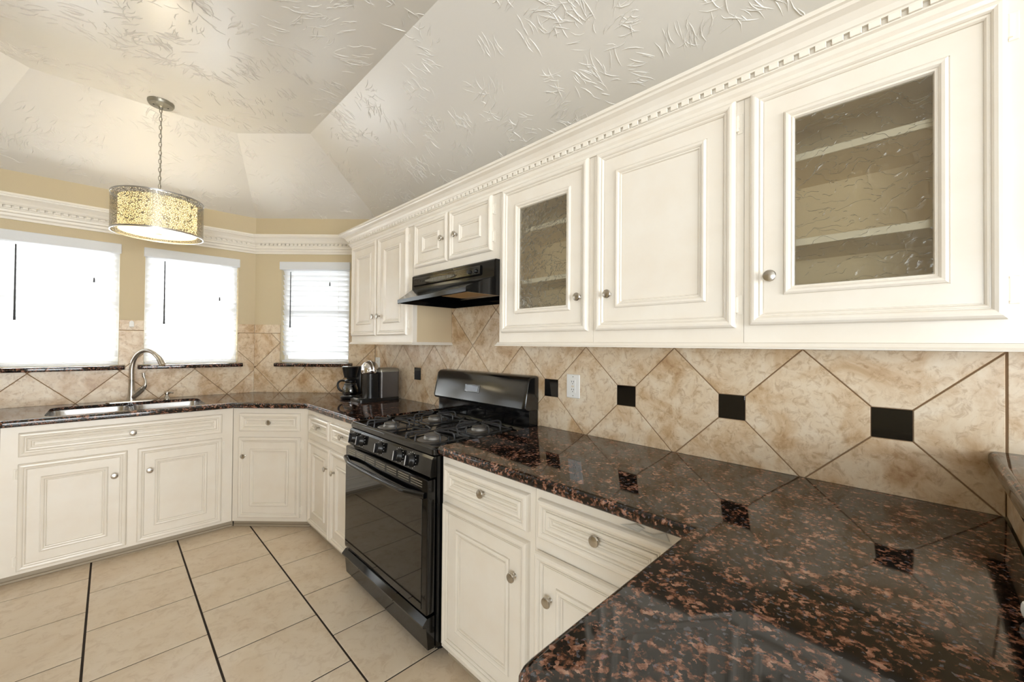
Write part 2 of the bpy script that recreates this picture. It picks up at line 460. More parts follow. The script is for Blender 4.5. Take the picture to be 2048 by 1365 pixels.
# ------------------------------------------------------------------ wall tiles
PT = .443
def frame_pt(T, u, z, n): return T @ Vector((u, -n, z))
def lay_tile(T, polys, parent, name='tile', material='wall_tile', t0=0.0, t1=TH):
    bm = new()
    for poly in polys:
        if sum(poly[i][0] * poly[(i + 1) % len(poly)][1] - poly[(i + 1) % len(poly)][0] * poly[i][1] for i in range(len(poly))) < 0: poly = poly[::-1]
        # drop doubled points
        pp = [p for i, p in enumerate(poly) if math.hypot(p[0] - poly[i - 1][0], p[1] - poly[i - 1][1]) > 1e-4]
        if len(pp) < 3: continue
        inn = offset_poly(pp, .0013)
        loft(bm, [[frame_pt(T, u, z, t0) for u, z in pp], [frame_pt(T, u, z, t1 - .0012) for u, z in pp], [frame_pt(T, u, z, t1) for u, z in inn]], True, True, True)
    if not bm.verts: bm.free(); return
    return obj(name, bm, material, parent)
def diamond_field(T, parent, regions, u0, z0, u_range, z_range, inserts=(), gap=.0042, s=.0455):
    h = PT / 2; hs = h - gap * .7071
    i0 = int((u_range[0] - u0) / h) - 2; i1 = int((u_range[1] - u0) / h) + 3
    j0 = int((z_range[0] - z0) / h) - 2; j1 = int((z_range[1] - z0) / h) + 3
    for i in range(i0, i1):
        for j in range(j0, j1):
            if (i + j) % 2: continue
            cu, cz = u0 + i * h, z0 + j * h
            tile = [(cu + hs, cz), (cu, cz + hs), (cu - hs, cz), (cu, cz - hs)]
            for (iu, iz) in inserts:
                if abs(iz - cz) < .02 and abs(abs(iu - cu) - h) < .02:
                    tile = clip(tile, 1, 0, iu - s - gap * .5) if iu > cu else clip(tile, -1, 0, -(iu + s + gap * .5))
                if abs(iu - cu) < .02 and abs(abs(iz - cz) - h) < .02:
                    tile = clip(tile, 0, 1, iz - s - gap * .5) if iz > cz else clip(tile, 0, -1, -(iz + s + gap * .5))
            pieces = []
            for (a, b, c, d) in regions:
                p = clip(clip(clip(clip(tile, 1, 0, b), -1, 0, -a), 0, 1, d), 0, -1, -c) if tile else []
                if len(p) > 2 and area2(p) > 6e-5: pieces.append(p)
            if pieces: lay_tile(T, pieces, parent)
def grout(T, parent, regions):
    bm = new()
    for (a, b, c, d) in regions: box(bm, a, b, -.0045, 0, c, d, T)
    obj('grout', bm, 'wall_grout', parent)
# range wall: u = 3.43 - Y
U = lambda y: 3.43 - y
reg = [(U(3.42), U(3.205), ZC, 1.522), (U(3.205), U(2.286), ZC, 1.353), (U(2.286), U(1.472), .86, 1.70), (U(1.472), U(-.158), ZC, 1.353)]
ins = [(U(.061 + PT * k), 1.131) for k in range(0, 7)]
diamond_field(T_range, wall_range, reg, U(.061 + PT / 2), 1.131, (0, 3.6), (.8, 1.7), ins)
grout(T_range, wall_range, reg + [(U(-.158), U(-.75), ZC, 1.353)])
for (iu, iz) in ins:
    s = .0455
    lay_tile(T_range, [[(iu - s, iz - s), (iu + s, iz - s), (iu + s, iz + s), (iu - s, iz + s)]], wall_range, 'accent_tile', 'black_tile')
for k in range(2):
    a, b = U(-.163 - .30 * k), U(-.163 - .30 * (k + 1)) - .004
    lay_tile(T_range, [[(a, ZC), (b, ZC), (b, 1.353), (a, 1.353)]], wall_range)
# sink wall: u = X - XB
V = lambda x: x - XB
reg = [(.003, 1.603, ZC, 1.15), (.003, V(-.597), 1.15, 1.443), (V(.077), V(.145), 1.15, 1.185), (V(.042), V(.178), 1.185, 1.443), (V(.822), 1.603, 1.15, 1.185), (V(.787), 1.603, 1.185, 1.443)]
diamond_field(T_sink, wall_sink, reg, V(.270), .918 + PT / 2, (0, 1.61), (.9, 1.45))
grout(T_sink, wall_sink, reg + [(.003, V(-.562), 1.443, 1.522), (V(.042), V(.178), 1.443, 1.522), (V(.787), 1.603, 1.443, 1.522)])
for a, b in ((.005, V(-.562)), (V(.042), V(.178)), (V(.787), 1.601)):
    lay_tile(T_sink, [[(a, 1.447), (b, 1.447), (b, 1.522), (a, 1.522)]], wall_sink, 'border_tile')
# corner walls
for T, wl, ph in ((T_corner, wall_corner, .235), (T_side, wall_side, .40)):
    reg = [(.003, l_corner - .004, ZC, 1.15), (.003, .198, 1.15, 1.185), (.003, .233, 1.185, 1.443), (.884, l_corner - .004, 1.15, 1.185), (.849, l_corner - .004, 1.185, 1.443)]
    diamond_field(T, wl, reg, ph, .918 + PT / 2, (0, 1.09), (.9, 1.45))
    grout(T, wl, reg + [(.003, .233, 1.443, 1.522), (.849, l_corner - .004, 1.443, 1.522)])
    for a, b in ((.005, .233), (.849, l_corner - .006)):
        lay_tile(T, [[(a, 1.447), (b, 1.447), (b, 1.522), (a, 1.522)]], wl, 'border_tile')

# ------------------------------------------------------------------ windows, sills, blinds
def window(n, T, u0, u1):
    root = bpy.data.objects.new('window_%d' % n, None); C.objects.link(root); struct(root)
    root.location = T @ Vector(((u0 + u1) / 2, .07, WZ0)); root.rotation_euler = (0, 0, math.atan2(T[1][0], T[0][0]))
    hw = (u1 - u0) / 2; H = WZ1 - WZ0
    bm = new()
    for (a, b, c, d) in ((-hw, -hw + .035, 0, H), (hw - .035, hw, 0, H), (-hw + .035, hw - .035, 0, .035), (-hw + .035, hw - .035, H - .035, H)):
        box(bm, a, b, -.005, .05, c, d)
    obj('window_frame', bm, 'window_vinyl', root)
    bm = new(); box(bm, -hw + .035, hw - .035, .0, .04, H / 2 - .022, H / 2 + .022, bev=.003)
    obj('meeting_rail', bm, 'window_vinyl', root)
    for c, d, y in ((.035, H / 2 - .022, .012), (H / 2 + .022, H - .035, .026)):
        bm = new(); box(bm, -hw + .035, hw - .035, y, y + .004, c, d); obj('pane', bm, 'window_glass', root)
    bm = new(); box(bm, -hw - .035, hw + .035, -.118, -.02, -.032, -.001, bev=.006, seg=2)
    obj('window_sill', bm, 'granite', root, True)
    return root
def blind(T, u0, u1, tilt, label, wand_u, cord_u, wand_z0, cord_z0):
    root = thing('window_blind', label, 'blind', T @ Vector(((u0 + u1) / 2, .0, WZ0)), math.atan2(T[1][0], T[0][0]), 'white slatted window blinds')
    hw = (u1 - u0) / 2; H = WZ1 - WZ0
    bm = new(); box(bm, -hw - .008, hw + .008, -.022, .035, H - .070, H, bev=.003); obj('valance', bm, 'blind_headrail', root)
    pitch = .0455; n = int((H - .105) / pitch)
    bm = new()
    wd, c = .0505, .003
    ring = [(-wd / 2, 0), (-wd / 4, c * .75), (0, c), (wd / 4, c * .75), (wd / 2, 0), (wd / 4, c * .75 - .0022), (0, c - .0022), (-wd / 4, c * .75 - .0022)]
    loft(bm, [[(x, y, z) for y, z in ring] for x in (-hw + .004, hw - .004)], True, True, True)
    s0 = obj('slat', bm, 'slat_white', root)
    for i in range(n):
        loc = (0, .034, H - .088 - i * pitch)
        if i == 0: s0.location = loc; s0.rotation_euler = (tilt, 0, 0)
        else: copy_obj(s0, root, loc, (tilt, 0, 0))
    bm = new(); box(bm, -hw + .004, hw - .004, .012, .052, .006, .024, bev=.004); obj('bottom_rail', bm, 'slat_white', root)
    for u in (-hw + .1, hw - .1):
        bm = new()
        for y in (.006, .060): tube(bm, [(u, y, .02), (u, y, H - .07)], .0009, 5)
        obj('ladder_cord', bm, 'white_plastic', root)
    bm = new(); tube(bm, [(wand_u, -.016, H - .09), (wand_u, -.016, wand_z0 + .11), (wand_u, -.016, wand_z0)], [.0036, .0048, .0066], 8)
    obj('tilt_wand', bm, 'wand_backlit_grey', root)
    bm = new(); tube(bm, [(cord_u, -.014, H - .07), (cord_u, -.014, cord_z0)], .0009, 5)
    cd = obj('pull_cord', bm, 'white_plastic', root)
    bm = new(); lathe(bm, [(.0015, .034), (.004, .028), (.0058, .006), (.005, 0)], 10, Matrix.Translation((cord_u, -.014, cord_z0 - .03)))
    obj('tassel', bm, 'wand_backlit_grey', cd)
window(1, T_sink, .133, .733); window(2, T_sink, .873, 1.478); window(3, T_corner, .235, .847); window(4, T_side, .235, .847)
cx1 = .433; cx2 = 1.1755
blind(T_sink, .133, .733, -1.12, 'white slatted blind in the left of the two windows above the sink', V(-.452) - cx1, V(-.092) - cx1, .313, .632)
blind(T_sink, .873, 1.478, -1.12, 'white slatted blind in the right of the two windows above the sink', V(.294) - cx2, V(.65) - cx2, .318, .56)
blind(T_corner, .235, .847, -.98, 'white slatted blind in the window on the short corner wall beside the upper cabinets', -.215, .135, .316, .72)
blind(T_side, .235, .847, -1.0, 'white slatted blind in the angled bay window left of the two sink windows', -.215, .135, .316, .72)
# unseen windows added to the room behind the camera, for the fill light
def added_window(n, T, u0, u1, z0, z1, panels):
    root = bpy.data.objects.new('window_%d' % n, None); C.objects.link(root); struct(root)
    root.location = T @ Vector(((u0 + u1) / 2, .06, z0)); root.rotation_euler = (0, 0, math.atan2(T[1][0], T[0][0]))
    hw = (u1 - u0) / 2; H = z1 - z0; wd = 2 * hw / panels
    for i in range(panels):
        a = -hw + i * wd; bm = new()
        for q in ((a, a + .05, 0, H), (a + wd - .05, a + wd, 0, H), (a + .05, a + wd - .05, 0, .06), (a + .05, a + wd - .05, H - .06, H)): box(bm, q[0], q[1], 0, .05, q[2], q[3])
        obj('window_frame', bm, 'window_vinyl', root)
        bm = new(); box(bm, a + .05, a + wd - .05, .02, .025, .06, H - .06); obj('pane', bm, 'window_glass', root)
Tb, _ = wall_frame((W + TH, -4.5), (-4.5, -4.5)); added_window(5, Tb, .93, 4.23, .05, 2.35, 3)
Tf, _ = wall_frame((-4.5, -4.5), (-4.5, .8)); added_window(6, Tf, 1.1, 4.1, .35, 2.25, 3)

# ------------------------------------------------------------------ crown ledge on the bay walls
prof = [(0, 2.155), (.010, 2.155), (.013, 2.168), (.022, 2.178), (.024, 2.192), (.034, 2.198), (.036, 2.212), (.042, 2.214), (.042, 2.222), (.026, 2.222), (.026, 2.240), (.044, 2.240), (.044, 2.245), (.050, 2.247), (.056, 2.262), (.070, 2.280), (.084, 2.288), (.086, 2.296), (.092, 2.298), (.092, 2.312), (0, 2.312)]
path = [(XL - TH, 2.7), (XL - TH, 3.43), (XB, D + TH), (.913, D + TH), (W + TH - .001, 3.431)]
bm = new(); sweep(bm, path, -1, prof)
trim = struct(obj('trim_1', bm, 'trim_paint'))
bm = new(); box(bm, -.0120, .0120, -.0175, .0, -.0078, .0078, bev=.001); dent = obj('dentil', bm, 'trim_paint', trim)
firstd = True
for i in range(1, 4):
    T, l = wall_frame(path[i], path[i + 1]); e = math.atan2(T[1][0], T[0][0])
    k = int((l - .06) / .036)
    for j in range(k):
        loc = T @ Vector((l / 2 + (j - (k - 1) / 2) * .036, -.0262, 2.231))
        if firstd: dent.location = loc; dent.rotation_euler = (0, 0, e); firstd = False
        else: copy_obj(dent, trim, loc, (0, 0, e))

# ------------------------------------------------------------------ cabinets
RW = -PI / 2
def door_mesh(w_, h_, ins, glass=False, thick=.020):
    """raised-edge door lying in the local x-z plane, front towards -y, back at y=0, lower-left corner at the origin"""
    bm = new()
    pr = [(0, 0), (0, .012), (.003, .0195), (.008, .0232), (.014, .0240), (.020, .0222), (.0235, .0180), (.0240, .0150), (.0262, .0150), (.0268, .0176), (.0300, .0170), (.0335, .0125), (.0340, .0088), (.0358, .0088), (.0364, .0112)]
    i = ins
    pr += [(i - .002, .0112), (i - .0015, .0090), (i, .0090), (i + .001, .0165), (i + .006, .0200), (i + .012, .0190), (i + .0165, .0140), (i + .0170, .0115), (i + .0190, .0115), (i + .0195, .0135), (i + .0225, .0128), (i + .0245, .0065)]
    if glass: pr += [(i + .026, .0)]
    else: pr += [(i + .0265, .0065), (i + .0275, .0088)]
    rings = [[(a, -y, a), (w_ - a, -y, a), (w_ - a, -y, h_ - a), (a, -y, h_ - a)] for a, y in pr]
    R_ = loft(bm, rings, True, False, not glass)
    if glass:
        n = 4
        for k in range(n): bm.faces.new((R_[0][k], R_[0][(k + 1) % n], R_[-1][(k + 1) % n], R_[-1][k]))
    else: bm.faces.new(R_[0][::-1])
    return bm
bm = new()
lathe(bm, [(.0075, 0), (.0075, .002), (.0050, .004), (.0045, .012), (.0070, .016), (.0145, .0195), (.0152, .0225), (.0135, .0255), (.0070, .0275), (.002, .0280)], 18, Matrix.Rotation(PI / 2, 4, 'X'))
KNOB = obj('knob', bm, 'brushed_nickel', None, True); KNOB_ME = KNOB.data; bpy.data.objects.remove(KNOB)
bm = new()
box(bm, -.001, .014, -.003, 0, -.030, .030, bev=.001); tube(bm, [(0, -.006, -.024), (0, -.006, .024)], .0052, 10)
for z in (-.014, 0.008): tube(bm, [(0, -.006, z), (0, -.006, z + .002)], .0058, 10)
HINGE = obj('hinge', bm, 'trim_paint'); HINGE_ME = HINGE.data; bpy.data.objects.remove(HINGE)
def link(me, name, parent, loc, rot=(0, 0, 0), scale=None):
    if me is KNOB_ME: scale = (1.15, 1.05, 1.15)
    o = bpy.data.objects.new(name, me); C.objects.link(o); o.parent = parent; o.location = loc; o.rotation_euler = rot
    if scale: o.scale = scale
    return o
def add_door(root, x0, x1, z0, z1, knob, hinge=None, ins=.085, glass=False, name='door', hz=(.055, .055), ajar=0, y=-.0005):
    o = obj(name, door_mesh(x1 - x0, z1 - z0, ins, glass), 'cabinet_paint', root)
    o.location = (x0, y, z0); o.rotation_euler = (0, 0, ajar)
    link(KNOB_ME, 'knob', o, (knob[0] - x0, -.0112 if abs(knob[0] - (x0 + x1) / 2) > .02 or name == 'door' else -.0090, knob[1] - z0))
    if hinge:
        hx = (x1 - x0 + .003) if hinge == 'r' else -.003
        for q in (hz[0], z1 - z0 - hz[1]):
            link(HINGE_ME, 'hinge', o, (hx, .0005, q), (0, 0, 0), (1 if hinge == 'r' else -1, 1, 1))
    if glass:
        a = ins + .0245
        bm = new(); box(bm, a, x1 - x0 - a, -.006, -.003, a, z1 - z0 - a)
        g = obj('glass_pane', bm, 'leaf_glass', o); g['label'] = 'leaf-patterned clear glass'
    return o
def cab_root(label, origin, rz, name='base_cabinet', group=None):
    return thing(name, label, 'cabinet', (origin[0], origin[1], 0), rz, group)
def local(root_xy, rz, pts):
    c, s = math.cos(-rz), math.sin(-rz)
    return [((x - root_xy[0]) * c - (y - root_xy[1]) * s, (x - root_xy[0]) * s + (y - root_xy[1]) * c) for x, y in pts]
def base_body(root, org, rz, poly, toe, z0=.052, z1=.8775):
    bm = new(); prism(bm, local(org, rz, poly), z0, z1, top=False); obj('body', bm, 'cabinet_paint', root)
    bm = new(); (x0, x1) = toe; box(bm, x0, x1, .040, .055, 0.001, .0518); box(bm, x0 + .006, x1 - .006, .028, .0395, 0.001, .016, bev=.003)
    obj('toe_kick', bm, 'toe_board', root)
g_base = 'cream base cabinets under the granite worktops'
# sink base
o_ = (.10, 3.55)
r = cab_root('wide cream sink base cabinet with one long drawer front above two doors', o_, 0, 'sink_cabinet', g_base)
base_body(r, o_, 0, [(-.424, 3.55), (.643, 3.55), (.904, 4.186), (-.684, 4.186)], (-.538, .557))
q = lambda x: x - .10
dr = add_door(r, q(-.360), q(.576), .708, .842, (q(.108), .779), None, .034, name='drawer_front')
bm = new(); box(bm, 0, .05, -.002, 0, -.010, -.001)
for x in (.255, .735): link(obj('tmp', bm.copy(), 'trim_paint').data, 'catch_plate', dr, (x, .0003, 0))
bm.free()
for o in [o for o in bpy.data.objects if o.name.startswith('tmp')]: bpy.data.objects.remove(o)
add_door(r, q(-.360), q(.083), .072, .668, (q(.026), .524), 'l')
add_door(r, q(.131), q(.577), .072, .670, (q(.190), .524), 'r')
# short corner cabinet and its mirror image on the far side of the bay
o_ = (.84, 3.355)
r = cab_root('narrow cream corner base cabinet with one drawer above one door beside the sink cabinet', o_, -PI / 4, 'base_cabinet', g_base)
base_body(r, o_, -PI / 4, [(.646, 3.549), (1.034, 3.161), (1.669, 3.425), (.909, 4.184)], (-.2885, .2885))
add_door(r, -.222, .222, .712, .842, (0, .777), None, .034, name='drawer_front')
add_door(r, -.226, .226, .082, .668, (-.182, .532), 'r')
o_ = (-.6195, 3.355)
r = cab_root('cream angled corner base cabinet at the left end of the sink cabinet', o_, PI / 4, 'base_cabinet', g_base)
base_body(r, o_, PI / 4, [(-.814, 3.160), (-.427, 3.549), (-.689, 4.184), (-1.449, 3.425)], (-.2885, .2885))
add_door(r, -.222, .222, .712, .842, (0, .777), None, .034, name='drawer_front')
add_door(r, -.226, .226, .082, .668, (.182, .532), 'l')
# cabinet between corner and range
o_ = (1.035, 2.745)
r = cab_root('cream base cabinet left of the range with two drawers above two narrow doors', o_, RW, 'base_cabinet', g_base)
base_body(r, o_, RW, [(1.035, 2.330), (1.669, 2.330), (1.669, 3.422), (1.035, 3.158)], (-.427, .41))
y_ = lambda Y: 2.745 - Y
add_door(r, y_(3.095), y_(2.722), .716, .842, (y_(2.91), .779), None, .034, name='drawer_front')
add_door(r, y_(2.690), y_(2.352), .716, .842, (y_(2.515), .779), None, .034, name='drawer_front')
add_door(r, y_(3.100), y_(2.704), .078, .668, (y_(2.755), .532), 'l')
add_door(r, y_(2.690), y_(2.345), .078, .668, (y_(2.635), .532), 'r')
# right of the range
o_ = (1.035, 1.19)
r = cab_root('cream base cabinet right of the range with one drawer above one door', o_, RW, 'base_cabinet', g_base)
base_body(r, o_, RW, [(1.035, .922), (1.669, .922), (1.669, 1.462), (1.035, 1.462)], (-.272, .268))
y_ = lambda Y: 1.19 - Y
add_door(r, y_(1.434), y_(.945), .718, .847, (y_(1.180), .790), None, .034, name='drawer_front')
add_door(r, y_(1.440), y_(.946), .084, .682, (y_(1.008), .545), 'l', .09)
o_ = (1.035, .66)
r = cab_root('cream base cabinet in the inner corner by the peninsula with its door slightly ajar', o_, RW, 'base_cabinet', g_base)
base_body(r, o_, RW, [(1.035, .377), (1.669, .377), (1.669, .9205), (1.035, .9205)], (-.26, .282))
y_ = lambda Y: .66 - Y
add_door(r, y_(.899), y_(.450), .718, .847, (y_(.668), .790), None, .034, name='drawer_front')
add_door(r, y_(.906), y_(.445), .084, .672, (y_(.842), .536), 'r', .09, ajar=.012, y=-.0065)
# peninsula
o_ = (.72, .365)
r = cab_root('cream peninsula base cabinet under the overhanging granite corner nearest the camera', o_, PI, 'peninsula_cabinet', g_base)
base_body(r, o_, PI, [(.425, .365), (.425, -.150), (1.669, -.150), (1.669, .365)], (-.30, .28))
add_door(r, -.27, .27, .718, .847, (0, .782), None, .034, name='drawer_front')
add_door(r, -.27, -.005, .084, .672, (-.05, .536), 'l', .07)
add_door(r, .005, .27, .084, .672, (.05, .536), 'r', .07)
# tape scraps stuck on the face frame
bm = new()
rnd = random.Random(5)
def scrap(bm, pts):
    fr = [bm.verts.new((1.0325 - h_, y, z)) for y, z, h_ in pts]; bk = [bm.verts.new((1.0338 - h_ * .8, y, z)) for y, z, h_ in pts]
    n = len(pts)
    bm.faces.new(fr); bm.faces.new(bk[::-1])
    for i in range(n): bm.faces.new((fr[i], fr[(i + 1) % n], bk[(i + 1) % n], bk[i]))
scrap(bm, [(.600, .853, .0), (.566, .864, .004), (.545, .8735, .010), (.524, .866, .004), (.535, .856, .012), (.560, .851, .002)])
scrap(bm, [(.536, .858, .001), (.500, .859, .005), (.466, .8725, .002), (.455, .855, .004), (.500, .851, .001)])
tag(obj('tape_scrap', bm, 'tape_film'), 'crumpled scrap of clear tape stuck above the drawer beside the peninsula', 'tape')

# ---------------------------------------------------------------- upper cabinets
XF = 1.37                                    # face-frame plane
ZU0, ZU1 = 1.372, 2.118
g_up = 'cream upper cabinets along the range wall'
def upper(label, ya, yb, z0=ZU0, glass=None, name='wall_cabinet', shelves=()):
    """ya > yb : extent along the wall"""
    org = (XF, (ya + yb) / 2); r = cab_root(label, org, RW, name, g_up)
    hw = (ya - yb) / 2; dp = W - XF - .001
    if not glass:
        bm = new(); box(bm, -hw, hw, 0, dp, z0, ZU1); obj('body', bm, 'cabinet_paint', r)
    else:
        gx0, gx1, gz0, gz1 = glass
        bm = new()
        for qx in ((-hw, gx0, z0, ZU1), (gx1, hw, z0, ZU1), (gx0, gx1, z0, gz0), (gx0, gx1, gz1, ZU1)): box(bm, qx[0], qx[1], 0, .018, qx[2], qx[3])
        bmesh.ops.remove_doubles(bm, verts=bm.verts, dist=1e-5)
        obj('face_frame', bm, 'cabinet_paint', r)
        bm = new()
        box(bm, -hw, -hw + .012, .0185, dp, z0, ZU1); box(bm, hw - .012, hw, .0185, dp, z0, ZU1)
        box(bm, -hw + .012, hw - .012, .0185, dp, z0, z0 + .016); box(bm, -hw + .012, hw - .012, .0185, dp, ZU1 - .016, ZU1)
        box(bm, -hw + .012, hw - .012, dp - .01, dp, z0 + .016, ZU1 - .016)
        obj('carcass', bm, 'cabinet_inside', r)
        for s in shelves:
            bm = new(); box(bm, -hw + .0125, hw - .0125, .040, dp - .0105, s - .018, s); sh = obj('shelf', bm, 'cabinet_inside', r)
            bm = new(); box(bm, -hw + .0125, hw - .0125, .034, .0397, s - .0195, s + .0005, bev=.001); obj('shelf_edge', bm, 'shelf_edge', sh)
    return r, org
HZ = (.07, .07)
r, o_ = upper('tall cream wall cabinet with two narrow doors between the corner window and the range hood', 3.205, 2.284)
y_ = lambda Y: o_[1] - Y
bm = new(); box(bm, .4607, .4625, .03, .303, 1.373, 1.785); sp_ = obj('side_panel', bm, 'side_veneer', r); sp_['label'] = 'tan unpainted side panel'
add_door(r, y_(3.178), y_(2.768), 1.418, 2.116, (y_(2.79), 1.556), 'l', .085, hz=HZ)
add_door(r, y_(2.742), y_(2.338), 1.418, 2.116, (y_(2.715), 1.556), 'r', .085, hz=HZ)
r, o_ = upper('short cream wall cabinet with two small doors directly above the black range hood', 2.281, 1.473, 1.787)
y_ = lambda Y: o_[1] - Y
add_door(r, y_(2.251), y_(1.899), 1.836, 2.116, (y_(1.945), 1.972), 'l', .085, hz=HZ)
add_door(r, y_(1.880), y_(1.520), 1.836, 2.116, (y_(1.815), 1.970), 'r', .085, hz=HZ)
def glass_open(o_, a, b, z0, z1, ins): return (o_ - a + ins, o_ - b - ins, z0 + ins, z1 - ins)
r, o_ = upper('cream wall cabinet with a narrow leaf-glass door just right of the range hood', 1.472, .921, glass=glass_open((1.472 + .921) / 2, 1.442, .938, 1.418, 2.118, .09), shelves=(1.672, 1.918), name='glass_cabinet')
y_ = lambda Y: o_[1] - Y
add_door(r, y_(1.442), y_(.938), 1.418, 2.116, (y_(.980), 1.557), None, .088, True)
r, o_ = upper('cream wall cabinet with a solid panelled door between the two leaf-glass doors', .920, .379)
y_ = lambda Y: o_[1] - Y
add_door(r, y_(.901), y_(.399), 1.418, 2.116, (y_(.840), 1.557), 'r', .086, hz=HZ)
r, o_ = upper('cream wall cabinet with the largest leaf-glass door, nearest the camera', .378, -.40, glass=glass_open((.378 - .40) / 2, .359, -.133, 1.424, 2.118, .09), shelves=(1.672, 1.918), name='glass_cabinet')
y_ = lambda Y: o_[1] - Y
add_door(r, y_(.359), y_(-.133), 1.424, 2.117, (y_(.304), 1.564), 'r', .086, True, hz=(.063, .063))
# moulding under the cabinets
def rail(label, path, nrm):
    bm = new(); pr = [(-.018, 1.3715), (-.018, 1.354), (.016, 1.354), (.017, 1.358), (.012, 1.362), (.007, 1.3715)]
    sweep(bm, path, nrm, pr); return tag(obj('light_rail', bm, 'cabinet_paint'), label, 'molding', 'mouldings under the wall cabinets')
rail('cream moulding along the bottom of the two-door cabinet left of the hood', [(1.673, 3.205), (XF, 3.205), (XF, 2.284), (1.673, 2.284)], -1)
rail('long cream moulding along the bottom of the three cabinets right of the hood', [(1.673, 1.472), (XF, 1.472), (XF, -.40)], -1)
# crown along the top
prof = [(-.04, 2.1185), (.006, 2.1185), (.010, 2.130), (.018, 2.138), (.020, 2.150), (.028, 2.153), (.028, 2.157), (.0195, 2.157), (.0195, 2.174), (.030, 2.174), (.032, 2.178), (.036, 2.180), (.042, 2.192), (.056, 2.206), (.074, 2.213), (.078, 2.220), (.086, 2.222), (.086, 2.234), (-.04, 2.234)]
bm = new(); sweep(bm, [(1.672, 3.205), (XF, 3.205), (XF, -.40)], -1, prof)
crown = tag(obj('crown_molding', bm, 'cabinet_paint'), 'long cream crown moulding with dentil blocks running along the top of the upper cabinets', 'molding')
k = 0
for j in range(99):
    y = 3.175 - j * .036
    if y < -.38: break
    loc = (XF - .0155, y, 2.1655)
    copy_obj(dent, crown, loc, (0, 0, RW))
for j in range(7): copy_obj(dent, crown, (1.40 + .036 * j, 3.205 + .0155, 2.1655), (0, 0, PI))

# ------------------------------------------------------------------ granite worktops
def slab(outline, round_edges, z0=.878, z1=ZC, hole=None, T=I4, rad=.016):
    """outline counter-clockwise; edges in round_edges (index of first vertex) get a full bullnose"""
    bm = new(); n = len(outline)
    def ring(d, z):
        # inset only along rounded edges
        out = []
        for i in range(n):
            p0, p1, p2 = Vector(outline[i - 1]), Vector(outline[i]), Vector(outline[(i + 1) % n])
            d1 = d if (i - 1) % n in round_edges else 0; d2 = d if i in round_edges else 0
            e1 = (p1 - p0).normalized(); e2 = (p2 - p1).normalized()
            n1 = Vector((-e1.y, e1.x)); n2 = Vector((-e2.y, e2.x))
            det = n1.x * n2.y - n1.y * n2.x
            if abs(det) < .02: k_ = n1 * d1 if d1 else n2 * d2
            else: k_ = Vector(((d1 * n2.y - d2 * n1.y) / det, (d2 * n1.x - d1 * n2.x) / det))
            out.append((p1.x + k_.x, p1.y + k_.y, z))
        return out
    rings = []
    for k_ in range(7):
        a = PI / 2 * k_ / 6; rings.append(ring(rad * (1 - math.sin(a)), z0 + rad * (1 - math.cos(a)) * .8))
    for k_ in range(7):
        a = PI / 2 * k_ / 6; rings.append(ring(rad * (1 - math.cos(a)), z1 - rad * (1 - math.sin(a))))
    R_ = loft(bm, rings, True, False, False, T)
    if hole is None:
        bm.faces.new(R_[0][::-1]); bm.faces.new(R_[-1])
    else:
        big_h = offset_poly(hole, -.018); zm = z1 - .020
        for vs_, z, flip, hh in ((R_[-1], z1, False, hole), (R_[0], z0, True, big_h)):
            hv = [bm.verts.new(T @ Vector((x, y, z))) for x, y in hh]
            if not flip: top = hv
            else: bot = hv
            allv = vs_ + hv
            tri = tessellate_polygon([[Vector((v_.co.x, v_.co.y, 0)) for v_ in vs_], [Vector((x, y, 0)) for x, y in hh]])
            for t in tri:
                try: bm.faces.new([allv[i] for i in t])
                except ValueError: pass
        m_ = len(hole)
        m1 = [bm.verts.new((x, y, zm)) for x, y in hole]; m2_ = [bm.verts.new((x, y, zm)) for x, y in big_h]
        for A, B in ((top, m1), (m1, m2_), (m2_, bot)):
            for i in range(m_): bm.faces.new((A[i], A[(i + 1) % m_], B[(i + 1) % m_], B[i]))
    return bm
def rrect(x0, x1, y0, y1, r, seg=6):
    return round_poly([(x0, y0), (x1, y0), (x1, y1), (x0, y1)], {0: r, 1: r, 2: r, 3: r}, seg)
hole = rrect(-.275, .490, 3.578, 4.030, .075)
e = .0015
out = [(1.010, 2.328), (1.675 - e, 2.328), (1.675 - e, 3.425 - e), (.91 - e, 4.19 - e), (-.69 + e, 4.19 - e), (XL + e, 3.425 - e), (XL + e, 2.4), (-.79, 2.4), (-.79, 3.150), (-.415, 3.525), (.635, 3.525), (1.010, 3.150)]
tag(obj('granite_worktop', slab(out, {7, 8, 9, 10, 11}, hole=hole), 'granite', None, True), 'dark brown granite worktop wrapping the sink bay up to the left side of the range', 'countertop')
out = round_poly([(.386, -.155), (1.675 - e, -.155), (1.675 - e, 1.468), (1.010, 1.468), (1.010, .395), (.386, .395)], {5: .045, 0: .03}, 5)
# edges: indices after rounding: 0..5 corner0, then 6:(1.67,-.155) 7:(1.67,1.46) 8:(1.01,1.46) 9:(1.01,.395) 10.. corner5
tag(obj('granite_worktop', slab(out, {8, 9} | set(range(10, 16)) | {15} | set(range(0, 5)), hole=None), 'granite', None, True), 'polished brown granite worktop right of the range turning into the peninsula', 'countertop')

